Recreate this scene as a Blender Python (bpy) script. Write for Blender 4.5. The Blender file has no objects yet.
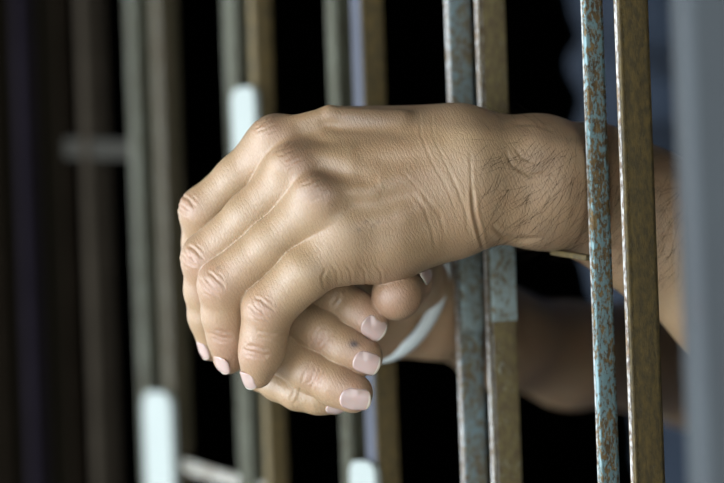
import bpy, bmesh, math, random
import numpy as np
from mathutils import Vector, Matrix, noise
from mathutils.bvhtree import BVHTree
random.seed(7)
C = bpy.context.scene.collection

# ------------------------------------------------------------------ camera frame
F = 2000.0; Z0 = 0.76; TH = 0.036; CAMZ = 1.12; U = 0.00038   # U: one photo pixel at the focus distance, in metres
ct, st = math.cos(TH), math.sin(TH)
def at(px, py, y):
    u, v = px-362.0, 241.5-py
    return Vector(((u*ct+v*st)*y/F, y, CAMZ + (-u*st+v*ct)*y/F))
def J(px, py, dz):
    return at(px, py, Z0 + dz*U)
def proj(co):
    x, y, z = co[:, 0], co[:, 1], co[:, 2]-CAMZ
    u, v = x*F/y, z*F/y
    return 362+u*ct-v*st, 241.5-(u*st+v*ct), (y-Z0)/U
cam_d = bpy.data.cameras.new('camera'); cam = bpy.data.objects.new('camera', cam_d); C.objects.link(cam)
cam.matrix_world = Matrix(((ct, st, 0, 0), (0, 0, -1, 0), (-st, ct, 0, CAMZ), (0, 0, 0, 1)))
cam_d.sensor_width = 36; cam_d.lens = F/724*36; cam_d.clip_start = 0.02
cam_d.dof.use_dof = True; cam_d.dof.focus_distance = 0.752; cam_d.dof.aperture_fstop = 4.3
bpy.context.scene.camera = cam
sc = bpy.context.scene
sc.view_settings.view_transform = 'Standard'; sc.view_settings.look = 'None'
sc.view_settings.gamma = 1; sc.view_settings.use_curve_mapping = False; sc.view_settings.exposure = 0

# ------------------------------------------------------------------ helpers
def tag(o, label=None, cat=None, group=None, kind=None):
    if label: o['label'] = label
    if cat: o['category'] = cat
    if group: o['group'] = group
    if kind: o['kind'] = kind
    return o
def empty(name, loc=(0, 0, 0)):
    o = bpy.data.objects.new(name, None); C.objects.link(o); o.location = loc
    o.empty_display_size = 0.05
    return o
def link(name, me, mat, parent=None):
    o = bpy.data.objects.new(name, me); C.objects.link(o)
    if mat: me.materials.append(mat)
    if parent:
        o.parent = parent; o.location = -world_loc(parent)
    return o
def world_loc(o):
    v = Vector(o.location)
    while o.parent: o = o.parent; v += Vector(o.location)
    return v
def from_arrays(name, V, Q, smooth=True):
    me = bpy.data.meshes.new(name)
    nv, nf = len(V), len(Q)
    me.vertices.add(nv); me.vertices.foreach_set('co', np.asarray(V, np.float32).ravel())
    me.loops.add(nf*4); me.loops.foreach_set('vertex_index', np.asarray(Q, np.int32).ravel())
    me.polygons.add(nf); me.polygons.foreach_set('loop_start', np.arange(0, nf*4, 4, dtype=np.int32))
    try: me.polygons.foreach_set('loop_total', np.full(nf, 4, dtype=np.int32))
    except Exception: pass
    me.update(calc_edges=True); me.validate()
    me.polygons.foreach_set('use_smooth', np.full(len(me.polygons), smooth))
    me.update()
    return me

# node helpers
class NT:
    def __init__(s, name):
        s.m = bpy.data.materials.new(name); s.m.use_nodes = True
        s.t = s.m.node_tree; s.t.nodes.clear()
        s.out = s.n('ShaderNodeOutputMaterial'); s.b = s.n('ShaderNodeBsdfPrincipled')
        s.l(s.b.outputs[0], s.out.inputs[0])
    def n(s, typ, **kw):
        x = s.t.nodes.new(typ)
        for k, v in kw.items():
            if k in x.bl_rna.properties: setattr(x, k, v)
            else: x.inputs[k].default_value = v
        return x
    def l(s, a, b): s.t.links.new(a, b)
    def coord(s, scale=(1, 1, 1)):
        g = s.n('ShaderNodeNewGeometry'); m = s.n('ShaderNodeMapping'); m.inputs['Scale'].default_value = scale
        s.l(g.outputs['Position'], m.inputs['Vector']); return m.outputs[0]
    def noise(s, vec, scale, detail=4, rough=.55):
        x = s.n('ShaderNodeTexNoise'); x.inputs['Scale'].default_value = scale
        x.inputs['Detail'].default_value = detail; x.inputs['Roughness'].default_value = rough
        s.l(vec, x.inputs['Vector']); return x.outputs['Fac']
    def ramp(s, fac, pts):
        x = s.n('ShaderNodeValToRGB'); e = x.color_ramp.elements
        while len(e) < len(pts): e.new(.5)
        for el, (p, c) in zip(e, pts):
            el.position = p; el.color = (*c, 1) if len(c) == 3 else c
        s.l(fac, x.inputs[0]); return x.outputs[0]
    def mix(s, fac, a, b, mode='MIX'):
        x = s.n('ShaderNodeMix', data_type='RGBA', blend_type=mode)
        for i, v in ((0, fac), (6, a), (7, b)):
            if isinstance(v, (int, float)): x.inputs[i].default_value = v
            elif isinstance(v, tuple): x.inputs[i].default_value = (*v, 1)
            else: s.l(v, x.inputs[i])
        return x.outputs[2]
    def math(s, op, a, b=0.0):
        x = s.n('ShaderNodeMath', operation=op)
        for i, v in enumerate((a, b)):
            if isinstance(v, (int, float)): x.inputs[i].default_value = v
            else: s.l(v, x.inputs[i])
        return x.outputs[0]
    def bump(s, h, dist, strength=1.0, prev=None):
        x = s.n('ShaderNodeBump'); x.inputs['Distance'].default_value = dist; x.inputs['Strength'].default_value = strength
        s.l(h, x.inputs['Height'])
        if prev: s.l(prev, x.inputs['Normal'])
        return x.outputs[0]

def m_plain(name, col, rough=.8, var=.25, scale=8):
    t = NT(name); v = t.coord()
    f = t.noise(v, scale)
    t.l(t.mix(f, tuple(c*(1-var) for c in col), tuple(min(1, c*(1+var)) for c in col)), t.b.inputs['Base Color'])
    t.b.inputs['Roughness'].default_value = rough
    if max(col) < .06: t.b.inputs['Specular IOR Level'].default_value = .0
    t.l(t.bump(f, .002, .4), t.b.inputs['Normal'])
    return t.m

def m_bar(name, paint, rust, dark, lo, hi):
    """painted steel eaten by rust; lo/hi set how much of the paint is gone"""
    t = NT(name); v = t.coord((1, 1, .55))
    f1 = t.noise(v, 760, 6, .66); f2 = t.noise(v, 90, 3)
    f = t.math('ADD', t.math('MULTIPLY', f1, .74), t.math('MULTIPLY', f2, .26))
    r = t.ramp(f, [(lo, (0, 0, 0)), (hi, (1, 1, 1))])
    rc = t.mix(t.ramp(t.noise(v, 420, 5, .7), [(.4, (0, 0, 0)), (.62, (1, 1, 1))]), dark, rust)
    pc = t.mix(t.noise(v, 60, 3), tuple(c*.8 for c in paint), tuple(c*1.15 for c in paint))
    t.l(t.mix(r, rc, pc), t.b.inputs['Base Color'])
    t.l(t.mix(r, (.75,)*3, (.42,)*3), t.b.inputs['Roughness'])
    h = t.math('ADD', t.math('MULTIPLY', r, .6), t.math('MULTIPLY', f1, .8))
    t.l(t.bump(h, .0005, .8), t.b.inputs['Normal'])
    return t.m

M_teal = m_bar('teal_paint', (.17, .28, .29), (.19, .125, .045), (.08, .05, .02), .475, .535)
M_brown = m_bar('brown_rust', (.16, .18, .13), (.105, .072, .018), (.050, .036, .012), .63, .78)
M_pale = m_bar('pale_paint', (.20, .29, .31), (.18, .15, .07), (.12, .08, .04), .46, .54)
M_cover = m_bar('pale_cover', (.25, .32, .31), (.20, .16, .08), (.11, .08, .04), .43, .50)
M_ochre = m_bar('ochre_rust', (.30, .32, .26), (.15, .12, .045), (.09, .065, .03), .58, .68)
M_edge = m_bar('worn_edge', (.46, .45, .42), (.26, .18, .11), (.10, .07, .05), .44, .54)
M_grey = m_bar('grey_paint', (.050, .052, .034), (.052, .043, .024), (.028, .022, .014), .40, .50)
M_olive = m_bar('olive_paint', (.040, .034, .018), (.034, .025, .010), (.06, .045, .03), .40, .50)
M_dark = m_plain('dark_steel', (.006, .0045, .003), .7, .4, 40)  # near-black: shade on the far-left bars is put into the colour
M_shaded = m_plain('shaded_steel', (.022, .018, .013), .7, .4, 40)  # a far-left bar too, its shade painted in slightly weaker
M_lav = m_plain('lavender_steel', (.050, .055, .070), .6, .2, 60)
for _m in (M_grey, M_olive): _m.node_tree.nodes['Principled BSDF'].inputs['Specular IOR Level'].default_value = .1
for _m in (M_lav,): _m.node_tree.nodes['Principled BSDF'].inputs['Specular IOR Level'].default_value = .15
M_violet = m_plain('violet_steel', (.008, .0065, .009), .7, .4, 40)  # far-left bar with its shade in the colour, violet cast
M_faint = m_plain('dull_strap', (.026, .025, .021), .7, .3, 40)
M_white = m_plain('white_paint', (.24, .27, .25), .45, .04, 60)
M_white.node_tree.nodes['Principled BSDF'].inputs['Specular IOR Level'].default_value = .2
M_strap = m_bar('strap_steel', (.30, .30, .26), (.16, .10, .05), (.07, .05, .03), .44, .52)

# ------------------------------------------------------------------ mesh builders
class MB:
    def __init__(s): s.bm = bmesh.new()
    def prism(s, pts, z0, z1, bevel=0.0, mi=0):
        vb = [s.bm.verts.new((p[0], p[1], z0)) for p in pts]; vt = [s.bm.verts.new((p[0], p[1], z1)) for p in pts]
        n = len(pts)
        fs = [s.bm.faces.new(vb[::-1]), s.bm.faces.new(vt)]
        for i in range(n): fs.append(s.bm.faces.new((vb[i], vb[(i+1) % n], vt[(i+1) % n], vt[i])))
        for f in fs: f.material_index = mi
        return fs
    def box(s, c, ax, ay, az, hx, hy, hz, bev=0.0, mi=0):
        c = Vector(c); vs = []
        for i in (-1, 1):
            for j in (-1, 1):
                for k in (-1, 1): vs.append(s.bm.verts.new(c+ax*hx*i+ay*hy*j+az*hz*k))
        fs = []
        for q in ((0, 1, 3, 2), (4, 6, 7, 5), (0, 4, 5, 1), (2, 3, 7, 6), (0, 2, 6, 4), (1, 5, 7, 3)):
            f = s.bm.faces.new([vs[i] for i in q]); f.material_index = mi; fs.append(f)
        if bev:
            es = list({e for f in fs for e in f.edges})
            bmesh.ops.bevel(s.bm, geom=es, offset=bev, segments=2, affect='EDGES', profile=.5)
    def build(s, name, mats, parent=None, smooth=False):
        bmesh.ops.recalc_face_normals(s.bm, faces=s.bm.faces)
        me = bpy.data.meshes.new(name); s.bm.to_mesh(me); s.bm.free()
        if not isinstance(mats, (list, tuple)): mats = [mats]
        for m in mats[1:] if False else mats: me.materials.append(m)
        if smooth: me.polygons.foreach_set('use_smooth', [True]*len(me.polygons))
        return link(name, me, None, parent)

# ------------------------------------------------------------------ gate frame of reference
G = Vector((-.557, .830, 0)).normalized()      # along the gate, away from the camera
N = Vector((-.830, -.557, 0)).normalized()     # out of the room
ZA = Vector((0, 0, 1))
def on_gate(px, dz_out=0.0):
    """where the sight line of photo column px (mid height) meets the gate plane (pushed outward by dz_out)"""
    o = at(592, 241.5, Z0) + N*dz_out
    d = at(px, 241.5, 1.0); d = Vector((d.x, d.y, 0))
    # solve s*d = o + t*G
    det = d.x*(-G.y) - d.y*(-G.x)
    s = (o.x*(-G.y) - o.y*(-G.x))/det
    return Vector((d.x*s, d.y*s, 0))

gate = empty('folding_gate', (on_gate(453).x, on_gate(453).y, 0))
tag(gate, 'rusty folding metal gate with paired teal and brown upright bars', 'gate')
# (left px of bar at mid height, edge width along gate, web width across gate, material)
BARS = [
    (588.5, .0028, .0092, M_teal), (621.5, .0036, .0145, M_brown),
    (452.5, .0035, .0118, M_pale), (482.5, .0032, .0138, M_ochre),
    (333.0, .0100, .0088, M_grey), (358.0, .0100, .0115, M_brown),
    (230.0, .0140, .0085, M_grey), (256.0, .0060, .0100, M_brown),
    (133.0, .0120, .0110, M_grey), (158.0, .0120, .0100, M_olive),
    (84.0, .0120, .0120, M_shaded), (62.0, .0060, .0080, M_dark), (20.0, .0120, .0080, M_violet), (-10, .012, .008, M_dark),
    (-45, .012, .008, M_dark), (770, .006, .010, M_teal), (806, .006, .012, M_brown)]
ZB, ZT = .06, 2.15
barpos = {}
for px, wg, wn, mat in BARS:
    p = on_gate(px)
    # web face looks back along the gate (toward the camera side); the bent lip faces out of the room
    mb = MB(); th = .0022
    a = p                                     # outer left corner (outer lip far end) -> lip runs from p back toward camera by wg
    lipc = a - G*(wg/2) - N*(th/2)
    mb.box(lipc+ZA*(ZB+ZT)/2, G, N, ZA, wg/2, th/2, (ZT-ZB)/2, .0005, 1)
    webc = a - G*(wg - th/2) - N*(wn/2)
    mb.box(webc+ZA*(ZB+ZT)/2, G, N, ZA, th/2, wn/2, (ZT-ZB)/2, .0005, 0)
    lip2 = a - G*(wg/2) - N*(wn-th/2)
    mb.box(lip2+ZA*(ZB+ZT)/2, G, N, ZA, wg/2, th/2, (ZT-ZB)/2, .0005, 0)
    edge = M_edge if mat in (M_teal, M_brown, M_pale, M_ochre) and px > 340 and px < 2000 else mat
    if px == 358.0: edge = M_lav
    mb.build('upright_bar', [mat, edge], gate)
    barpos[px] = a
# pale patch plates welded over the second pair, just under the near wrist
for px, wg, wn, y1 in ((452.5, .0035, .0118, 331), (482.5, .0032, .0138, 322)):
    a = on_gate(px)
    def _z(yy): return CAMZ + (-(px-362)*st+(241.5-yy)*ct)*a.y/F
    zt, zb = _z(190), _z(y1)
    mb = MB(); c = a - G*(wg+.0007) - N*(wn/2) + ZA*(zt+zb)/2
    mb.box(c, G, N, ZA, .0007, wn/2-.0006, (zt-zb)/2, .0004)
    o = mb.build('patch_plate', M_cover, gate); o['label'] = 'pale blue-white painted patch plate'
# top and bottom rails the uprights slide in
for z in (.03, 2.18):
    mb = MB(); c = (on_gate(830)+on_gate(-45))/2
    L = (on_gate(830)-on_gate(-45)).length/2+.03
    mb.box(c - N*.006+ZA*z, G, N, ZA, L, .016, .028, .002)
    mb.build('rail', M_dark, gate)

def strap(pa, za, pb, zb, w, mat, out=-.012, th=.0028, name='lattice_strap'):
    a = pa - N*(-out) + ZA*za; b = pb - N*(-out) + ZA*zb
    d = (b-a).normalized(); s = N.cross(d).normalized()
    mb = MB(); mb.box((a+b)/2, d, N, s, (b-a).length/2, th/2, w/2, .0006)
    return mb.build(name, mat, gate)
def zpx(p, px, py):   # world height that shows at photo row py for a gate point p seen at px
    return CAMZ + (-(px-362)*st+(241.5-py)*ct)*p.y/F
P_ = on_gate
def strap_px(x0, y0, x1, y1, w, mat, out=-.006, **k):
    a, b = P_(x0, out), P_(x1, out)
    a0, b0 = P_(x0, out) - N*out, P_(x1, out) - N*out
    return strap(a0, zpx(a, x0, y0), b0, zpx(b, x1, y1), w, mat, out, **k)
strap_px(589, 258, 553, 252, .0022, M_brown, -.002, th=.004)
strap_px(158, 460, 262, 492, .007, M_strap, -.004)
strap_px(70, 148, 142, 150, .011, M_faint, -.002)
strap_px(600, 560, 470, 640, .008, M_strap, -.012)
strap_px(470, -80, 345, -160, .008, M_strap, -.012)

def plate(px0, px1, y0, y1, out, mat, name='link_plate'):
    """upright flat link with a rounded upper end, riveted on the outside of an upright"""
    a, b = P_(px0, out), P_(px1, out)
    zt, zb = zpx(a, px0, y0), zpx(a, px0, y1)
    w = (b-a).length; r = w/2; mb = MB(); bm = mb.bm
    pts = []
    for i in range(17):
        t = math.pi*i/16; cx, sx = math.cos(t), math.sin(t); pts.append((r+r*math.copysign(abs(cx)**.6, cx), zt-r*.8+r*.8*sx**.6))
    pts += [(0, zb), (2*r, zb)]
    d = (b-a).normalized()
    fr = [bm.verts.new(a+d*x+ZA*z) for x, z in pts]; bk = [bm.verts.new(a+d*x+ZA*z-N*.003) for x, z in pts]
    bm.faces.new(fr); bm.faces.new(bk[::-1])
    for i in range(len(pts)):
        j = (i+1) % len(pts); bm.faces.new((fr[i], fr[j], bk[j], bk[i]))
    o = mb.build(name, mat, gate); o['label'] = 'white rounded link plate'
plate(259, 236, 85, 200, .0035, M_white)
plate(164, 137, 393, 520, .0035, M_white)
plate(366, 341, 463, 560, .0035, M_white)

# nearest post, out of focus at the right edge
pz = .56
post = empty('gate_post', (0, 0, 0))
pl = at(693, 241.5, pz); post.location = (pl.x+.022, pl.y+.015, 0)
tag(post, 'weathered blue-grey metal post close to the camera, out of focus', 'post')
M_post = NT('post_paint'); _v = M_post.coord((1, 1, .5))
_f = M_post.noise(_v, 30, 5)
M_post.l(M_post.ramp(_f, [(.30, (.032, .020, .017)), (.40, (.014, .020, .024)), (.65, (.019, .027, .031)), (.80, (.030, .036, .038))]), M_post.b.inputs['Base Color'])
M_post.b.inputs['Roughness'].default_value = .6
mb = MB(); mb.box((pl.x+.022, pl.y+.015, 1.1), Vector((1, 0, 0)), Vector((0, 1, 0)), ZA, .022, .012, 1.1, .003)
mb.build('tube', M_post.m, post)
mb = MB(); mb.box((pl.x+.022, pl.y+.015, .006), Vector((1, 0, 0)), Vector((0, 1, 0)), ZA, .05, .04, .006, .002)
mb.build('base_plate', M_post.m, post)

# ------------------------------------------------------------------ setting
def slab(name, mat, c, hx, hy, hz, ax=G, ay=N):
    mb = MB(); mb.box(c, ax, ay, ZA, hx, hy, hz)
    o = mb.build(name, mat); o['kind'] = 'structure'; return o
M_wall = m_plain('shade_dark_wall', (.010, .011, .010), .95, .4, 5)  # near-black colour stands in for the darkness of the unlit room
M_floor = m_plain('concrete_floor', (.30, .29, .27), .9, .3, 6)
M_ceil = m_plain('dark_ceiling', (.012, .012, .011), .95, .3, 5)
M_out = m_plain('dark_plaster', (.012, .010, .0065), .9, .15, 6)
base = at(592, 241.5, Z0); base.z = 0
def gp(t, inn, z): return base + G*t - N*inn + ZA*z
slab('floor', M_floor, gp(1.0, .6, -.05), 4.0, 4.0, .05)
slab('ceiling', M_ceil, gp(1.0, .4, 2.65), 4.0, 2.9, .05)  # carried on outside, unseen, to block sky light from above
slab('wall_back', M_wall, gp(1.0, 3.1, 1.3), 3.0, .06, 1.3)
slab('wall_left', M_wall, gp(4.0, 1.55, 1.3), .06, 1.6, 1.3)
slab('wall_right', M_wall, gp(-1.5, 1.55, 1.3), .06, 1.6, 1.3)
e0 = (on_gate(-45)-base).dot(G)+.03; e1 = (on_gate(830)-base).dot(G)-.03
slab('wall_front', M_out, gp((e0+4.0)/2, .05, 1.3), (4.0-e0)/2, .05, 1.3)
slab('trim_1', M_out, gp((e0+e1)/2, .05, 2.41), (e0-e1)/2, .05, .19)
slab('trim_2', M_out, gp((e1-1.5)/2, .05, 1.3), (e1+1.5)/2, .05, 1.3)  # unseen wall set close beside the gate to cut light into the room

# ------------------------------------------------------------------ body: signed distance field in mm
def A3(v): return np.array((v[0]*1000, v[1]*1000, v[2]*1000), np.float32)
def rcone(P, a, b, ra, rb, flat=None):
    a = A3(a); b = A3(b); q = P-a; ba = b-a
    t = np.clip((q@ba)/float(ba@ba), 0, 1)
    w = q - t[:, None]*ba
    if flat is not None:
        n, s = flat; w = w + np.outer((w@n)*(s-1), n)
    return np.sqrt((w*w).sum(1)) - (ra+(rb-ra)*t)
def smin(a, b, k):
    h = np.maximum(k-np.abs(a-b), 0)/k
    return np.minimum(a, b) - h*h*k*.25
def smax(a, b, k): return -smin(-a, -b, k)
def chain(P, js, k):
    """js: list of (px,py,dz,r) joints; radii in photo px"""
    d = None
    for (x0, y0, z0, r0), (x1, y1, z1, r1) in zip(js[:-1], js[1:]):
        s0 = .38*(1+z0*U/Z0); s1 = .38*(1+z1*U/Z0)
        e = rcone(P, J(x0, y0, z0), J(x1, y1, z1), r0*s0, r1*s1)
        d = e if d is None else smin(d, e, k)
    return d

# --- left hand (near)
L_MCP = dict(i=(276, 143, 32), m=(296, 172, 8), r=(318, 204, -8), p=(345, 236, -10))
L_FING = dict(
    i=[(276, 143, 18, 27), (238, 178, 32, 22.5), (204, 211, 44, 24), (203, 245, 64, 20), (207, 272, 80, 20), (213, 305, 92, 16)],
    m=[(296, 172, -12, 27), (250, 216, 4, 24), (207, 258, 22, 25), (206, 290, 38, 21), (210, 316, 50, 21), (213, 346, 60, 15)],
    r=[(318, 204, -30, 27), (272, 244, -16, 24.5), (225, 285, 0, 26.5), (225, 315, 12, 22.5), (229, 337, 20, 21), (229, 358, 28, 16)],
    p=[(345, 238, -22, 28), (306, 272, -28, 27), (268, 309, -18, 25.5), (264, 335, -11, 22.5), (261, 353, -5, 21.5), (257, 372, 3, 16.5)])
def left_palm(P):
    d = None
    for a, b in (((450, 141, 26, 34), (276, 146, 20, 27)), ((452, 158, 16, 38), (298, 175, -8, 28)),
                 ((455, 180, 14, 40), (322, 208, -26, 28)), ((458, 198, 20, 38), (348, 240, -18, 29)),
                 ((452, 206, 30, 40), (385, 238, 0, 37)), ((470, 170, 22, 44), (390, 185, 14, 34)),
                 ((440, 160, 52, 32), (330, 190, 28, 26))):
        e = chain(P, [a, b], 1)
        d = e if d is None else smin(d, e, 9)
    for a, b in (((287, 157, 14, 19), (256, 186, 32, 12)), ((307, 188, -6, 20), (272, 221, 10, 12)), ((331, 221, -20, 21), (296, 251, -8, 12)),
                 ((345, 254, -14, 31), (385, 243, 2, 36)), ((385, 237, 8, 37), (448, 220, 26, 39))):
        d = smin(d, chain(P, [a, b], 1), 8)
    # thumb root on the far side
    t = chain(P, [(445, 150, 60, 30), (385, 140, 92, 30), (335, 165, 118, 26), (300, 205, 134, 24), (285, 235, 138, 18)], 5)
    d = smin(d, t, 9)
    # thumb-index web
    d = smin(d, chain(P, [(430, 135, 45, 26), (330, 132, 50, 26)], 1), 8)
    return d
def left_forearm(P):
    u = chain(P, [(470, 150, 18, 36), (540, 161, 44, 40), (595, 175, 92, 45), (650, 205, 110, 50), (735, 250, 120, 64), (900, 300, 225, 84), (1040, 352, 330, 92)], 12)
    l = chain(P, [(468, 196, 20, 40), (540, 200, 46, 43), (595, 210, 92, 45), (650, 246, 110, 48), (735, 302, 120, 62), (900, 340, 225, 80), (1040, 372, 330, 92)], 12)
    d = smin(u, l, 14)
    # ulna head
    d = smin(d, chain(P, [(532, 152, 14, 20), (556, 160, 26, 18)], 1), 9)
    return d
def tendons(P, d):
    for js, k in (([(276, 130, -6, 9), (330, 114, 0, 8), (400, 119, 2, 7)], 5), ([(292, 160, -33, 8), (350, 158, -28, 6), (430, 150, -18, 5)], 7),
                  ([(316, 190, -52, 8), (370, 186, -38, 7), (440, 172, -22, 5)], 7), ([(344, 226, -44, 8), (400, 214, -34, 5), (450, 194, -18, 4)], 7),
                  ([(326, 164, -33, 4), (350, 170, -32, 5), (378, 172, -29, 4)], 5),
                  ([(270, 134, -4, 12), (284, 138, -4, 11)], 4), ([(284, 163, -33, 12), (298, 168, -35, 12)], 4),
                  ([(308, 190, -48, 12), (324, 198, -50, 12)], 4), ([(338, 230, -38, 9), (350, 236, -38, 9)], 5)):
        d = smin(d, chain(P, [(x, y, z+2.6, q) for x, y, z, q in js], 2), k)
    return d
# --- right hand (far, under the near one)
R_FING = dict(
    i=[(325, 262, 165, 26), (288, 262, 112, 23), (272, 272, 74, 22), (306, 284, 54, 20), (338, 299, 36, 21), (358, 312, 24, 20), (371, 321, 16, 18.5)],
    m=[(315, 290, 170, 26), (275, 296, 112, 23), (262, 300, 68, 22), (292, 316, 42, 21), (322, 333, 24, 22), (346, 348, 14, 20.5), (364, 357, 8, 19)],
    r=[(308, 322, 168, 25), (270, 326, 110, 22), (256, 332, 66, 22), (282, 352, 38, 21), (310, 370, 22, 22.5), (336, 384, 10, 21.5), (353, 393, 4, 20)],
    p=[(305, 350, 160, 22), (268, 356, 108, 19), (262, 372, 66, 18), (278, 383, 46, 17), (298, 392, 34, 17.5), (318, 397, 28, 16.5), (335, 400, 26, 14.5)])
R_THUMB = [(428, 290, 228, 26), (412, 270, 130, 28), (405, 282, 58, 25), (397, 295, 10, 25.5)]
def right_palm(P):
    d = None
    for a, b in (((438, 288, 262, 36), (325, 262, 168, 27)), ((438, 300, 264, 38), (316, 290, 172, 28)),
                 ((438, 312, 266, 36), (308, 318, 170, 26)), ((436, 318, 264, 34), (305, 342, 162, 24)),
                 ((425, 294, 236, 32), (402, 280, 165, 32)), ((425, 318, 236, 28), (345, 328, 168, 24))):
        e = chain(P, [a, b], 1)
        d = e if d is None else smin(d, e, 9)
    return d
def right_forearm(P):
    u = chain(P, [(436, 296, 268, 36), (500, 330, 400, 38), (570, 350, 510, 42), (700, 352, 760, 56)], 12)
    l = chain(P, [(436, 314, 270, 34), (500, 345, 400, 38), (570, 362, 510, 40), (700, 364, 760, 52)], 12)
    return smin(u, l, 14)
# --- the rest of the figure, kept coarse
C0 = gp(.22, .40, 0)+Vector((.02, 0, 0))                       # between the feet; faces out of the gate
RT = G                                     # the person's right
def B(r, o, z): return C0 + RT*r + N*o + ZA*z
L_ELB = J(1040, 362, 330); R_ELB = J(700, 358, 760)
L_SH = B(-.19, .0, 1.42); R_SH = B(.19, .0, 1.42)
def rest(P):
    d = rcone(P, L_ELB, L_SH, 38, 50)
    d = smin(d, rcone(P, R_ELB, R_SH, 36, 50), 14)
    t = smin(rcone(P, B(-.13, 0, 1.40), B(.13, 0, 1.40), 62, 62), rcone(P, B(-.07, 0, 1.28), B(.07, 0, 1.28), 105, 105), 40)
    t = smin(t, rcone(P, B(-.06, 0, 1.02), B(.06, 0, 1.02), 90, 90), 60)
    t = smin(t, rcone(P, B(-.07, 0, .92), B(.07, 0, .92), 98, 98), 40)
    for s in (-1, 1):
        t = smin(t, rcone(P, B(.09*s, 0, .88), B(.10*s, 0, .48), 82, 52), 25)
        t = smin(t, rcone(P, B(.10*s, 0, .48), B(.11*s, -.02, .08), 54, 36), 15)
        t = smin(t, rcone(P, B(.11*s, -.03, .036), B(.12*s, .15, .028), 35, 24), 15)
    t = smin(t, rcone(P, B(0, 0, 1.40), B(0, .02, 1.54), 58, 54), 25)
    h = rcone(P, B(0, .03, 1.66), B(0, 0, 1.70), 74, 84)
    h = smin(h, rcone(P, B(0, .05, 1.585), B(0, .06, 1.60), 46, 50), 25)
    h = smin(h, rcone(P, B(0, .105, 1.655), B(0, .128, 1.63), 9, 14), 10)
    for s in (-1, 1):
        h = smin(h, rcone(P, B(.083*s, 0, 1.665), B(.088*s, 0, 1.625), 12, 9), 6)
        h = smax(h, -rcone(P, B(.033*s, .118, 1.665), B(.034*s, .118, 1.665), 15, 15), 8)
        h = smin(h, rcone(P, B(.033*s, .092, 1.665), B(.034*s, .092, 1.665), 13, 13), 3)
    h = smin(h, rcone(P, B(-.02, .103, 1.598), B(.02, .103, 1.598), 7, 7), 5)
    t = smin(t, h, 18)
    return smin(d, t, 25)

def hands(P):
    lp = smin(left_palm(P), left_forearm(P), 12)
    lp = tendons(P, lp)
    d = lp
    for key in 'imrp':
        d = np.minimum(d, smin(lp, chain(P, L_FING[key], 3.0), 6))
    rp = smin(right_palm(P), right_forearm(P), 12)
    e = smin(rp, chain(P, R_THUMB, 4), 8)
    for key in 'imrp':
        e = np.minimum(e, smin(rp, chain(P, R_FING[key], 3.0), 4.5))
    return np.minimum(d, e)

def surf(fn, lo, hi, h, bs=8, mask=None):
    """sparse surface nets; lo, hi, h in mm"""
    lo = np.array(lo, np.float32); n = np.ceil((np.array(hi)-lo)/h/bs).astype(int)
    dims = n*bs+1
    D = np.full(dims, 1e3, np.float32)
    bi = np.stack(np.meshgrid(*[np.arange(k) for k in n], indexing='ij'), -1).reshape(-1, 3)
    cen = lo + (bi+.5)*bs*h
    dc = np.concatenate([fn(cen[i:i+200000].astype(np.float32)) for i in range(0, len(cen), 200000)])
    near = np.abs(dc) < bs*h*.87*1.35+1.0
    for b, v in zip(bi[(~near) & (dc < 0)], dc):
        i, j, k = b*bs; D[i:i+bs+1, j:j+bs+1, k:k+bs+1] = -1e3
    loc = np.stack(np.meshgrid(*[np.arange(bs+1)]*3, indexing='ij'), -1).reshape(-1, 3)
    nb = bi[near]; step = 400
    for s in range(0, len(nb), step):
        g = (nb[s:s+step, None, :]*bs+loc[None]).reshape(-1, 3)
        D[g[:, 0], g[:, 1], g[:, 2]] = fn((lo+g*h).astype(np.float32))
    S = D < 0
    c = np.zeros(tuple(dims-1), np.int8)
    for i in (0, 1):
        for j in (0, 1):
            for k in (0, 1):
                c += S[i:dims[0]-1+i, j:dims[1]-1+j, k:dims[2]-1+k]
    act = (c > 0) & (c < 8)
    ijk = np.argwhere(act); idx = np.full(act.shape, -1, np.int32); idx[act] = np.arange(len(ijk))
    acc = np.zeros((len(ijk), 3)); cnt = np.zeros(len(ijk))
    corner = [(0, 0, 0), (1, 0, 0), (0, 1, 0), (1, 1, 0), (0, 0, 1), (1, 0, 1), (0, 1, 1), (1, 1, 1)]
    for ca, cb in ((0, 1), (2, 3), (4, 5), (6, 7), (0, 2), (1, 3), (4, 6), (5, 7), (0, 4), (1, 5), (2, 6), (3, 7)):
        a = ijk+np.array(corner[ca]); b = ijk+np.array(corner[cb])
        da = D[a[:, 0], a[:, 1], a[:, 2]]; db = D[b[:, 0], b[:, 1], b[:, 2]]
        x = (da < 0) != (db < 0)
        t = np.where(x, da/np.where(x, da-db, 1), 0)
        acc += np.where(x[:, None], a+(b-a)*t[:, None], 0); cnt += x
    V = (lo+(acc/np.maximum(cnt, 1)[:, None])*h)/1000
    quads = []
    for ax in range(3):
        o1, o2 = (ax+1) % 3, (ax+2) % 3
        sl = [slice(1, dims[q]-1) for q in range(3)]; sl[ax] = slice(0, dims[ax]-1)
        sh = list(sl); sh[ax] = slice(1, dims[ax])
        s0 = S[tuple(sl)]; s1 = S[tuple(sh)]
        e = np.argwhere(s0 != s1); flip = s0[e[:, 0], e[:, 1], e[:, 2]]
        for q in range(3):
            if q != ax: e[:, q] += 1
        def cell(a, b):
            g = e.copy(); g[:, o1] -= a; g[:, o2] -= b; return idx[g[:, 0], g[:, 1], g[:, 2]]
        Q = np.stack([cell(0, 0), cell(1, 0), cell(1, 1), cell(0, 1)], 1)
        Q[~flip] = Q[~flip][:, ::-1]
        quads.append(Q)
    Q = np.concatenate(quads); Q = Q[(Q >= 0).all(1)]
    return V, Q

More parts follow.
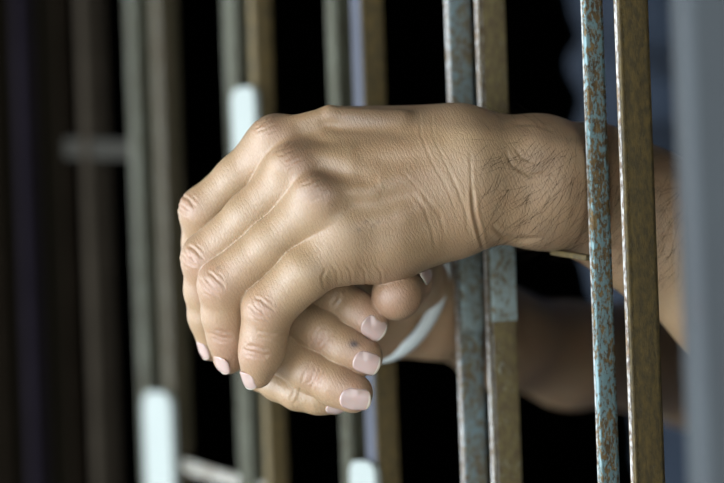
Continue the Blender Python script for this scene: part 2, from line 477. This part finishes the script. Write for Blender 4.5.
def relax(V, Q, it=2, lam=.5):
    n = len(V)
    e = np.concatenate([Q[:, [0, 1]], Q[:, [1, 2]], Q[:, [2, 3]], Q[:, [3, 0]]])
    cnt = np.bincount(e[:, 0], minlength=n)+np.bincount(e[:, 1], minlength=n)
    for i in range(it):
        for l in (lam, -lam*1.05):
            m = np.stack([np.bincount(e[:, 0], V[e[:, 1], c], n)+np.bincount(e[:, 1], V[e[:, 0], c], n) for c in range(3)], 1)
            V = V + l*(m/np.maximum(cnt, 1)[:, None]-V)
    return V
def normals(V, Q):
    d1 = V[Q[:, 2]]-V[Q[:, 0]]; d2 = V[Q[:, 3]]-V[Q[:, 1]]; fn = np.cross(d1, d2)
    nn = np.stack([sum(np.bincount(Q[:, k], fn[:, c], len(V)) for k in range(4)) for c in range(3)], 1)
    return nn/np.maximum(np.linalg.norm(nn, axis=1), 1e-12)[:, None]

H = .48
flo = A3((-.078, .722, CAMZ-.088)); fhi = A3((.150, .890, CAMZ+.064))
V, Q = surf(hands, flo, fhi, H)
V = relax(V, Q, 2)

# ---- skin folds, cut into the surface as shallow grooves (row/column of the photo, max depth, width px, depth mm)
Nn = normals(V, Q)
X, Y, Zd = proj(V)
def groove(pts, w, dep, zmax, zmin=-200):
    global V
    pts = np.array(pts, float)
    lo, hi = pts.min(0)-w*4, pts.max(0)+w*4
    s = np.where((X > lo[0]) & (X < hi[0]) & (Y > lo[1]) & (Y < hi[1]) & (Zd < zmax) & (Zd > zmin) & (Nn[:, 1] < .25))[0]
    p = np.stack([X[s], Y[s]], 1); best = np.full(len(s), 1e9); tt = np.zeros(len(s))
    seg = np.linalg.norm(np.diff(pts, axis=0), axis=1); cum = np.concatenate([[0], np.cumsum(seg)])
    for i in range(len(pts)-1):
        a, b = pts[i], pts[i+1]; t = np.clip(((p-a)@(b-a))/((b-a)@(b-a)), 0, 1)
        d = np.linalg.norm(p-a-t[:, None]*(b-a), axis=1)
        m = d < best; best[m] = d[m]; tt[m] = (cum[i]+t[m]*seg[i])/cum[-1]
    f = np.exp(-(best/w)**2) - .35*np.exp(-((best-2.2*w)/(1.1*w))**2)
    f *= np.clip(np.minimum(tt, 1-tt)*5, .0, 1)**.6
    V[s] -= Nn[s]*(dep*f/1000)[:, None]
# wrist
groove([(419, 110), (421, 135), (431, 160), (444, 182), (452, 200), (458, 222)], 1.2, .13, 40)
groove([(431, 110), (433, 135), (444, 160), (456, 185), (463, 205)], 1.2, .10, 40)
groove([(470, 150), (471, 170), (472, 195), (474, 215), (480, 242)], 1.4, .2, 60)
groove([(472, 188), (474, 212), (479, 232), (484, 252)], 1.8, .65, 60)
groove([(410, 190), (424, 208), (432, 230), (436, 252)], 1.6, .13, 40)
groove([(400, 170), (420, 190), (440, 215), (446, 240)], 1.6, .13, 40)
groove([(448, 170), (458, 190), (466, 212), (468, 232)], 1.5, .16, 40)
groove([(492, 225), (503, 236), (520, 240), (545, 238)], 2.2, .5, 50)
groove([(500, 130), (515, 124), (535, 124), (556, 132)], 1.8, .25, 40)
groove([(505, 150), (512, 165), (530, 176), (556, 172)], 1.8, .28, 40)
groove([(515, 148), (522, 158), (538, 164), (552, 160)], 1.5, .22, 40)
# palm edge folds under the hand
for x in (338, 352, 366, 382):
    groove([(x-8, 262), (x-1, 272), (x, 284), (x-3, 292)], 1.2, .15, 40)
groove([(326, 268), (322, 278), (325, 290)], 1.5, .2, 40)
# hollow lines on the back of the hand
groove([(318, 122), (340, 129), (370, 130), (400, 128)], 5, .6, 30)
groove([(318, 160), (332, 172), (352, 180), (380, 180)], 8, 1.0, 30)
groove([(345, 205), (380, 206), (420, 194)], 9, .5, 30)
# finger joints: (cx, cy, across direction, half length, spacing direction, zmax)
def joint(cx, cy, ax, ay, half, along, offs, w, dep, zmax, bow=4, zmin=-200):
    ax, ay = np.array((ax, ay))/math.hypot(ax, ay); lx, ly = -ay, ax
    if (lx*along[0]+ly*along[1]) < 0: lx, ly = -lx, -ly
    for o, ww, dd, hf in offs:
        pts = []
        for t in (-1, -.5, 0, .5, 1):
            b = bow*.45*(1-t*t)*(1 if o >= 0 else -1) + math.sin(cx+o*7+t*5)*.8
            pts.append((cx+ax*half*hf*t+lx*(o+b*.8), cy+ay*half*hf*t+ly*(o+b*.8)))
        groove(pts, w*ww, dep*dd, zmax, zmin)
OFF = [(-10, .8, .35, .5), (-5, 1, .9, .85), (1, 1, .7, .7), (5, 1, .9, .9), (11, .8, .3, .5)]
joint(262, 309, 1, .75, 15, (-.6, 1), OFF, 1.25, .38, 5)
joint(213, 284, 1, .95, 15, (-.6, 1), OFF, 1.25, .38, 20)
joint(192, 256, 1, .9, 12, (-.6, 1), OFF, 1.4, .45, 40)
joint(185, 205, 1, .9, 11, (-.6, 1), OFF, 1.4, .35, 60)
OF2 = [(-3.5, 1, .7, .8), (0, 1, 1, 1), (3.5, 1, .7, .8)]
joint(257, 352, 1, .22, 15, (0, 1), OF2, 1.5, .38, 5)
joint(222, 336, 1, .25, 12, (0, 1), OF2, 1.3, .3, 30)
joint(272, 332, 1, .1, 16, (0, 1), [(0, 1, 1, 1), (5, 1, .6, .8)], 1.6, .35, 5)
# far hand DIP joints
joint(340, 300, .5, -1, 13, (1, .6), OF2, 1.6, .25, 60)
joint(321, 339, .5, -1, 14, (1, .6), OFF, 1.3, .25, 60)
joint(311, 375, .5, -1, 14, (1, .6), OFF, 1.3, .27, 60)
joint(297, 396, .4, -1, 10, (1, .3), OF2, 1.4, .24, 70)
# knuckle wrinkle nets
for cx, cy, z in ((262, 122, 30), (290, 156, 20), (313, 186, 10)):
    for q in range(5):
        joint(cx+q*3-6, cy+q*5-9, 1, -.55+.2*math.sin(q*2.3), 10, (0, 1), [(0, .8, .8, 1)], 1.2, .24, z, 2)

# ---- skin tone attribute: r = red flush, g = brown knuckles plus painted-in shade, b = spot
X, Y, Zd = proj(V)
def blob(x, y, r, zr=(-300, 300)):
    return np.exp(-((X-x)**2+(Y-y)**2)/(r*r))*((Zd > zr[0]) & (Zd < zr[1]))
red = np.zeros(len(V)); tan_shade = np.zeros(len(V)); spot = np.zeros(len(V))
for x, y, r, zr in ((262, 311, 17, (-90, 10)), (211, 287, 17, (-90, 20)), (192, 259, 15, (-90, 50)), (186, 205, 15, (-90, 70)),
                    (256, 352, 14, (-90, 10)), (222, 338, 14, (-90, 30)), (370, 315, 20, (-40, 90)), (362, 350, 20, (-40, 90)),
                    (352, 388, 22, (-40, 90)), (397, 296, 26, (-40, 90)), (320, 342, 13, (-40, 90)), (312, 378, 13, (-40, 90)),
                    (272, 122, 18, (-90, 60)), (295, 158, 17, (-90, 20)), (320, 188, 18, (-90, 20)), (228, 360, 14, (-90, 60))):
    red += blob(x, y, r, zr)
tan_shade += blob(322, 182, 20)*.9+blob(300, 150, 14)*.7+blob(270, 118, 12)*.8+blob(360, 118, 26)*.5
tan_shade += np.clip((Zd-235)/40, 0, 1)*1.0  # shade on the deep-set far arm, painted into the skin
tan_shade += blob(540, 150, 26)*.3+blob(545, 235, 20)*.7
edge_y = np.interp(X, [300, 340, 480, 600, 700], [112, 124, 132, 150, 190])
tan_shade += np.clip((edge_y+4-Y)/10, 0, 1)*.8*np.clip((X-310)/60, 0, 1)*(Zd < 200)  # painted shadow strip along the top of hand and wrist
tan_shade += ((Zd > 5) & (Y > 283) & (X < 420) & (Y-283 < (X-240)*.9))*.15
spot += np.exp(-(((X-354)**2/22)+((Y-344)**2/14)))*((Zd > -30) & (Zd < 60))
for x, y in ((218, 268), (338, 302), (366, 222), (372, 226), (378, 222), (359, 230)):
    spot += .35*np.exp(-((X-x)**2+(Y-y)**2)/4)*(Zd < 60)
nf = len(V)

# coarse remainder, outside the finely meshed box
def rest_all(P):
    d = smin(np.minimum(rest(P), 1e3), np.minimum(left_forearm(P), right_forearm(P)), 16)
    c = (flo+fhi)/2; hx = (fhi-flo)/2-4
    q = np.abs(P-c)-hx
    bx = np.linalg.norm(np.maximum(q, 0), axis=1)+np.minimum(q.max(1), 0)
    return np.maximum(d, -bx)
bb = [B(r, o, z) for r in (-.30, .30) for o in (-.16, .20) for z in (-.01, 1.82)] + [L_ELB, R_ELB]
lo = np.array([min(b[i] for b in bb) for i in range(3)])*1000-60; hi = np.array([max(b[i] for b in bb) for i in range(3)])*1000+60
lo[0] = min(lo[0], 20); lo[1] = min(lo[1], 740)
V2, Q2 = surf(rest_all, lo, hi, 5.0)
V2 = relax(V2, Q2, 1)
Vall = np.concatenate([V, V2]); Qall = np.concatenate([Q, Q2+nf])
person = empty('person', C0)
tag(person, 'person in blue shirt behind the gate, hands folded and hanging out between the bars', 'person')
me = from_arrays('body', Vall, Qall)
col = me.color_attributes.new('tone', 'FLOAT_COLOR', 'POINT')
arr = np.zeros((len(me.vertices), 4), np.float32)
arr[:nf, 0] = np.clip(red, 0, 1); arr[:nf, 1] = np.clip(tan_shade, 0, 1); arr[:nf, 2] = np.clip(spot, 0, 1); arr[nf:, 1] = 1.0; arr[:, 3] = 1  # coarse part gets the far arm's painted shade in full
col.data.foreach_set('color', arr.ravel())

# ------------------------------------------------------------------ skin
t = NT('skin'); v = t.coord()
a = t.n('ShaderNodeAttribute', attribute_name='tone'); sep = t.n('ShaderNodeSeparateColor'); t.l(a.outputs['Color'], sep.inputs[0])
basec = t.mix(t.noise(v, 90, 4), (.225, .146, .072), (.290, .197, .106))
basec = t.mix(t.ramp(t.noise(v, 28, 3), [(.35, (0, 0, 0)), (.7, (1, 1, 1))]), basec, (.27, .170, .092))
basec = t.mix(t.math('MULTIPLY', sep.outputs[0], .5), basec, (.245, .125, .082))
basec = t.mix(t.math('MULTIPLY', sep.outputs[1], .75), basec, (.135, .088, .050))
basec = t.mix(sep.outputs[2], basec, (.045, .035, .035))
vo = t.n('ShaderNodeTexVoronoi', feature='DISTANCE_TO_EDGE'); vo.inputs['Scale'].default_value = 1100
mp = t.n('ShaderNodeMapping'); mp.inputs['Scale'].default_value = (1, 1, .42); mp.inputs['Rotation'].default_value = (0, .5, 0)
wn = t.n('ShaderNodeTexNoise'); wn.inputs['Scale'].default_value = 500; t.l(v, wn.inputs['Vector'])
vm = t.n('ShaderNodeVectorMath', operation='MULTIPLY_ADD'); t.l(wn.outputs['Color'], vm.inputs[0]); vm.inputs[1].default_value = (.0012,)*3; t.l(v, vm.inputs[2])
t.l(vm.outputs[0], mp.inputs[0]); t.l(mp.outputs[0], vo.inputs['Vector'])
lines = t.ramp(vo.outputs['Distance'], [(0, (0, 0, 0)), (.16, (1, 1, 1))])
basec = t.mix(t.math('MULTIPLY', t.math('SUBTRACT', 1.0, lines), .22), basec, (.14, .07, .04))
t.l(basec, t.b.inputs['Base Color'])
t.b.inputs['Roughness'].default_value = .46
t.b.inputs['Specular IOR Level'].default_value = .6
t.b.inputs['Subsurface Weight'].default_value = .22
t.b.inputs['Subsurface Radius'].default_value = (1, .35, .2); t.b.inputs['Subsurface Scale'].default_value = .0022
wv = t.n('ShaderNodeTexWave', wave_type='BANDS', bands_direction='X'); wv.inputs['Scale'].default_value = 250
wv.inputs['Distortion'].default_value = 9; wv.inputs['Detail'].default_value = 3; wv.inputs['Detail Scale'].default_value = .7
mw = t.n('ShaderNodeMapping'); mw.inputs['Rotation'].default_value = (0, .45, 0); t.l(v, mw.inputs[0]); t.l(mw.outputs[0], wv.inputs[0])
n0 = t.bump(t.ramp(wv.outputs['Fac'], [(0, (0, 0, 0)), (.35, (1, 1, 1))]), .00006, .6)
n1 = t.bump(lines, .00009, .5, n0)
n2 = t.bump(t.noise(v, 420, 5, .65), .0004, .2, n1)
n3 = t.bump(t.noise(v, 130, 3), .0012, .12, n2)
t.l(n3, t.b.inputs['Normal'])
M_skin = t.m
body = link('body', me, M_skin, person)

# ------------------------------------------------------------------ nails
bvh = BVHTree.FromPolygons([tuple(x) for x in V.tolist()], Q.tolist())
def m_nail(name, col, rough):
    t = NT(name); v = t.coord()
    t.l(t.mix(t.noise(v, 120, 2), tuple(c*.93 for c in col), col), t.b.inputs['Base Color'])
    t.b.inputs['Roughness'].default_value = rough; t.b.inputs['Subsurface Weight'].default_value = .2
    t.b.inputs['Subsurface Scale'].default_value = .001
    return t.m
M_nail = m_nail('nail', (.39, .285, .245), .25); M_tipn = m_nail('nail_tip', (.46, .40, .31), .4)
S_ = U
def nail(c, tip, nrm, w, l, name='fingernail'):
    """c: nail centre (px,py,dz); tip: point the nail runs toward; nrm: outward direction in (px right, py down, depth)"""
    c0 = J(*c); ax = (J(*tip)-c0).normalized()
    n = Vector((nrm[0], nrm[2], -nrm[1])).normalized(); n = (n-ax*n.dot(ax)).normalized()
    s = ax.cross(n)
    w *= S_/2; l *= S_/2; NU, NV = 14, 22
    rows = []
    for i in range(NV+1):
        v = -1+2*i/NV; row = []
        for k in range(NU+1):
            u = -1+2*k/NU
            # rounded-off outline
            uu = u*(1-.30*max(0, -v)**3-.26*max(0, v)**5) ; vv = v
            if v < 0: vv = v*(math.sqrt(max(0, 1-.30*u*u)))
            else: vv = v*(math.sqrt(max(0, 1-.35*u*u)))
            p = c0 + s*uu*w*math.cos(.25*uu) + ax*vv*l
            hit = bvh.ray_cast(p+n*.012, -n, .03)
            row.append([p, hit[0], u, v])
        rows.append(row)
    # height along n of the surface, smoothed into a clean nail arch
    hs = [[(q[1]-c0).dot(n) if q[1] is not None else None for q in r] for r in rows]
    mid = [r[NU//2] for r in hs]; hm = [m for m in mid[NV//4:3*NV//4+1] if m is not None]
    h0 = sum(hm)/len(hm) if hm else 0
    sl = 0
    a_, b_ = mid[NV//4], mid[3*NV//4]
    if a_ is not None and b_ is not None: sl = (b_-a_)/(l)          # per unit metre
    sl = max(-.35, min(.35, sl))
    bm = bmesh.new(); top = []
    R = w*1.12
    for i, r in enumerate(rows):
        rr = []
        for k, (p, hp, u, v) in enumerate(r):
            lat = (p-c0).dot(s); al = (p-c0).dot(ax)
            arch = R-math.sqrt(max(1e-9, R*R-min(abs(lat), R*.97)**2))
            h = h0 + sl*al - arch*.82 + .00028 - .00045*max(0, v-.2)**2*1.5
            if hs[i][k] is not None: h = max(h, min(hs[i][k]+.00012, h+.0009))
            if i == 0: h -= .0004
            rr.append(bm.verts.new(p + n*(h-(p-c0).dot(n))))
        top.append(rr)
    for i in range(NV):
        for k in range(NU):
            f = bm.faces.new((top[i][k], top[i][k+1], top[i+1][k+1], top[i+1][k])); f.smooth = True
            f.material_index = 1 if i >= NV-2 else 0
    bmesh.ops.recalc_face_normals(bm, faces=bm.faces)
    for f in bm.faces:
        if f.normal.dot(n) < 0: f.normal_flip()
    bmesh.ops.solidify(bm, geom=list(bm.faces), thickness=.00035)
    for f in bm.faces: f.smooth = True
    m = bpy.data.meshes.new(name); bm.to_mesh(m); bm.free()
    m.materials.append(M_nail); m.materials.append(M_tipn)
    o = link(name, m, None, body); return o
# far hand
nail((374, 328, 0), (390, 338, 0), (.35, .18, -1), 24, 26)
nail((367, 363, -6), (386, 371, -8), (.15, .22, -1), 24, 27)
nail((356, 399, -10), (378, 404, -12), (.05, .30, -1), 24, 31)
nail((336, 408, 16), (356, 410, 14), (0, .75, -1), 16, 20)
nail((407, 285, 28), (401, 293, -6), (.75, -.66, .55), 28, 32)
# near hand
nail((249, 379, -3), (252, 394, 5), (-.62, .25, -.72), 20, 22)
nail((221, 365, 16), (225, 380, 26), (-.75, .25, -.60), 20, 22)
nail((204, 350, 52), (208, 367, 60), (-.80, .25, -.55), 18, 21)

# ------------------------------------------------------------------ forearm hair
def hairs(name, count, region, zr, flow, lmin, lmax, rad, seed):
    rnd = random.Random(seed); bm = bmesh.new(); made = 0; tries = 0
    while made < count and tries < count*12:
        tries += 1
        x, y = region(rnd)
        o = Vector((0, 0, CAMZ)); d = (at(x, y, 1.0)-o).normalized()
        hit = bvh.ray_cast(o, d, 3)
        if hit[0] is None: continue
        dz = (hit[0].y-Z0)/U
        if not zr[0] < dz < zr[1]: continue
        n = hit[1]
        if n.dot(d) > 0: n = -n
        fx, fy = flow(x, y, rnd)
        t = (at(x+fx, y+fy, hit[0].y)-at(x, y, hit[0].y)).normalized(); t = (t-n*t.dot(n)).normalized()
        L = rnd.uniform(lmin, lmax)*U; p = hit[0]-n*.0002; prev = None; side = t.cross(n)
        wob = rnd.uniform(-.5, .5); segs = 5
        dirv = (t*1.0+n*rnd.uniform(.10, .40)).normalized()
        for k in range(segs+1):
            r = rad*(1-.75*k/segs)
            e1 = dirv.cross(Vector((.3, .5, .8))).normalized(); e2 = dirv.cross(e1)
            ring = [bm.verts.new(p+e1*r*math.cos(q*2.0944)+e2*r*math.sin(q*2.0944)) for q in range(3)]
            if prev:
                for q in range(3): bm.faces.new((prev[q], prev[(q+1) % 3], ring[(q+1) % 3], ring[q]))
            prev = ring; p = p+dirv*L/segs
            dirv = (dirv+side*wob*.18-n*.10).normalized()
        made += 1
    m = bpy.data.meshes.new(name); bm.to_mesh(m); bm.free()
    return m
M_hair = m_plain('black_hair', (.018, .013, .010), .5, .2, 50)
def reg(rnd):
    x = rnd.uniform(486, 690); return x, rnd.triangular(100, 300, 160 + (x-480)*.15)
hm = hairs('arm_hair', 560, reg, (-80, 200), lambda x, y, r: (-.6+r.uniform(-.5, .5), (.7 if y > 135 else -.5)+r.uniform(-.5, .4)), 18, 42, .000055, 3)
ho = link('arm_hair', hm, M_hair, body); ho['kind'] = 'stuff'; ho['label'] = 'fine black hair on the near forearm'

# ------------------------------------------------------------------ bracelet on the far wrist
def ring_band(name, c, axis, up, rx, ry, r, mat):
    axis = axis.normalized(); e1 = (up-axis*up.dot(axis)).normalized(); e2 = axis.cross(e1)
    bm = bmesh.new(); NR, NS = 72, 12; rg = []
    for i in range(NR):
        a = 2*math.pi*i/NR; o = e1*math.cos(a)*rx+e2*math.sin(a)*ry; rd = o.normalized()
        rg.append([bm.verts.new(c+o+rd*r*.7*math.cos(2*math.pi*k/NS)+axis*r*1.25*math.sin(2*math.pi*k/NS)) for k in range(NS)])
    for i in range(NR):
        for k in range(NS):
            bm.faces.new((rg[i][k], rg[(i+1) % NR][k], rg[(i+1) % NR][(k+1) % NS], rg[i][(k+1) % NS]))
    bmesh.ops.recalc_face_normals(bm, faces=bm.faces)
    for f in bm.faces: f.smooth = True
    m = bpy.data.meshes.new(name); bm.to_mesh(m); bm.free(); return link(name, m, mat)
M_band = m_plain('white_rubber', (.50, .54, .52), .4, .05, 30)
cb = J(393, 285, 238)
br = ring_band('bracelet', cb, Vector((.72, .60, -.30)), Vector((.5, 0, .8)), .0322, .0312, .0027, M_band)
tag(br, 'thin white bracelet around the wrist of the shaded far arm', 'bracelet')

# ------------------------------------------------------------------ clothes
def shirt(P):
    t = smin(rcone(P, B(-.14, 0, 1.40), B(.14, 0, 1.40), 74, 74), rcone(P, B(-.075, 0, 1.28), B(.075, 0, 1.28), 122, 122), 45)
    t = smin(t, rcone(P, B(-.075, 0, 1.02), B(.075, 0, 1.02), 112, 112), 60)
    t = smin(t, rcone(P, B(-.08, 0, .88), B(.08, 0, .88), 118, 118), 40)
    for e, s in ((L_ELB, L_SH), (R_ELB, R_SH)):
        m = s.lerp(e, .62 if e is L_ELB else .86)
        t = smin(t, rcone(P, s, m, 66, 58), 24)
    # folds
    f = np.sin(P[:, 0]*.055+P[:, 2]*.09+2*np.sin(P[:, 2]*.021))*3.2+np.sin(P[:, 1]*.06-P[:, 2]*.05)*2.6+np.sin(P[:, 2]*.16+P[:, 1]*.03)*1.2
    t = t+f
    # cut: hem, neck
    t = smax(t, (840-P[:, 2]), 4)
    t = smax(t, -rcone(P, B(0, .01, 1.47), B(0, .02, 1.60), 64, 80), 6)
    return t
slo = np.array([min(b[i] for b in bb) for i in range(3)])*1000-90; shi = np.array([max(b[i] for b in bb) for i in range(3)])*1000+90
Vs, Qs = surf(shirt, (slo[0], slo[1], 800), (shi[0], shi[1], 1560), 5.0)
t = NT('blue_cotton'); v = t.coord()
w1 = t.n('ShaderNodeTexWave', wave_type='BANDS', bands_direction='DIAGONAL'); w1.inputs['Scale'].default_value = 260; w1.inputs['Distortion'].default_value = 1.5; t.l(v, w1.inputs[0])
cc = t.mix(t.noise(v, 14, 4), (.004, .009, .018), (.010, .019, .034))
t.l(t.mix(t.math('MULTIPLY', w1.outputs['Fac'], .3), cc, (.014, .022, .036)), t.b.inputs['Base Color']); t.b.inputs['Roughness'].default_value = .95
t.l(t.bump(w1.outputs['Fac'], .0006, .5), t.b.inputs['Normal'])
so = link('shirt', from_arrays('shirt', Vs, Qs), t.m, person); so['label'] = 'dark blue cotton shirt'
def trousers(P):
    t = rcone(P, B(-.07, 0, .90), B(.07, 0, .90), 108, 108)
    t = smax(t, P[:, 2]-930, 4)
    for s in (-1, 1):
        t = smin(t, rcone(P, B(.09*s, 0, .86), B(.10*s, 0, .48), 96, 72), 25)
        t = smin(t, rcone(P, B(.10*s, 0, .48), B(.11*s, -.02, .12), 72, 62), 15)
    return t + np.sin(P[:, 2]*.07+P[:, 0]*.05)*2.5
Vt, Qt = surf(trousers, (slo[0], slo[1], 40), (shi[0], shi[1], 960), 8.0)
tr = link('trousers', from_arrays('trousers', Vt, Qt), m_plain('dark_denim', (.03, .035, .05), .9), person)
def hair(P):
    h = rcone(P, B(0, .022, 1.675), B(0, -.008, 1.71), 80, 92)
    f = (P-A3(B(0, .07, 1.70)))@np.array(N, np.float32)
    h = smax(h, f + (1690-P[:, 2])*.5, 6)
    return smax(h, 1610-P[:, 2], 6)
Vh, Qh = surf(hair, A3(C0)+np.array((-140, -140, 1580)), A3(C0)+np.array((140, 140, 1830)), 5.0)
link('hair', from_arrays('hair', Vh, Qh), M_hair, person)

# ------------------------------------------------------------------ light
w = bpy.data.worlds.new('sky'); sc.world = w; w.use_nodes = True; nt = w.node_tree; nt.nodes.clear()
o = nt.nodes.new('ShaderNodeOutputWorld'); b = nt.nodes.new('ShaderNodeBackground')
b.inputs[0].default_value = (.90, .95, 1, 1); b.inputs[1].default_value = 3.9
nt.links.new(b.outputs[0], o.inputs[0])
def area(name, loc, target, size, power, colr):
    l = bpy.data.lights.new(name, 'AREA'); l.shape = 'RECTANGLE'; l.size, l.size_y = size; l.energy = power; l.color = colr
    ob = bpy.data.objects.new(name, l); C.objects.link(ob); ob.location = loc
    ob.rotation_euler = (Vector(target)-Vector(loc)).to_track_quat('-Z', 'Y').to_euler(); return ob
area('daylight', (-1.9, -.05, .92), (0, .80, 1.1), (1.5, 1.1), 72, (.80, .92, 1.06))
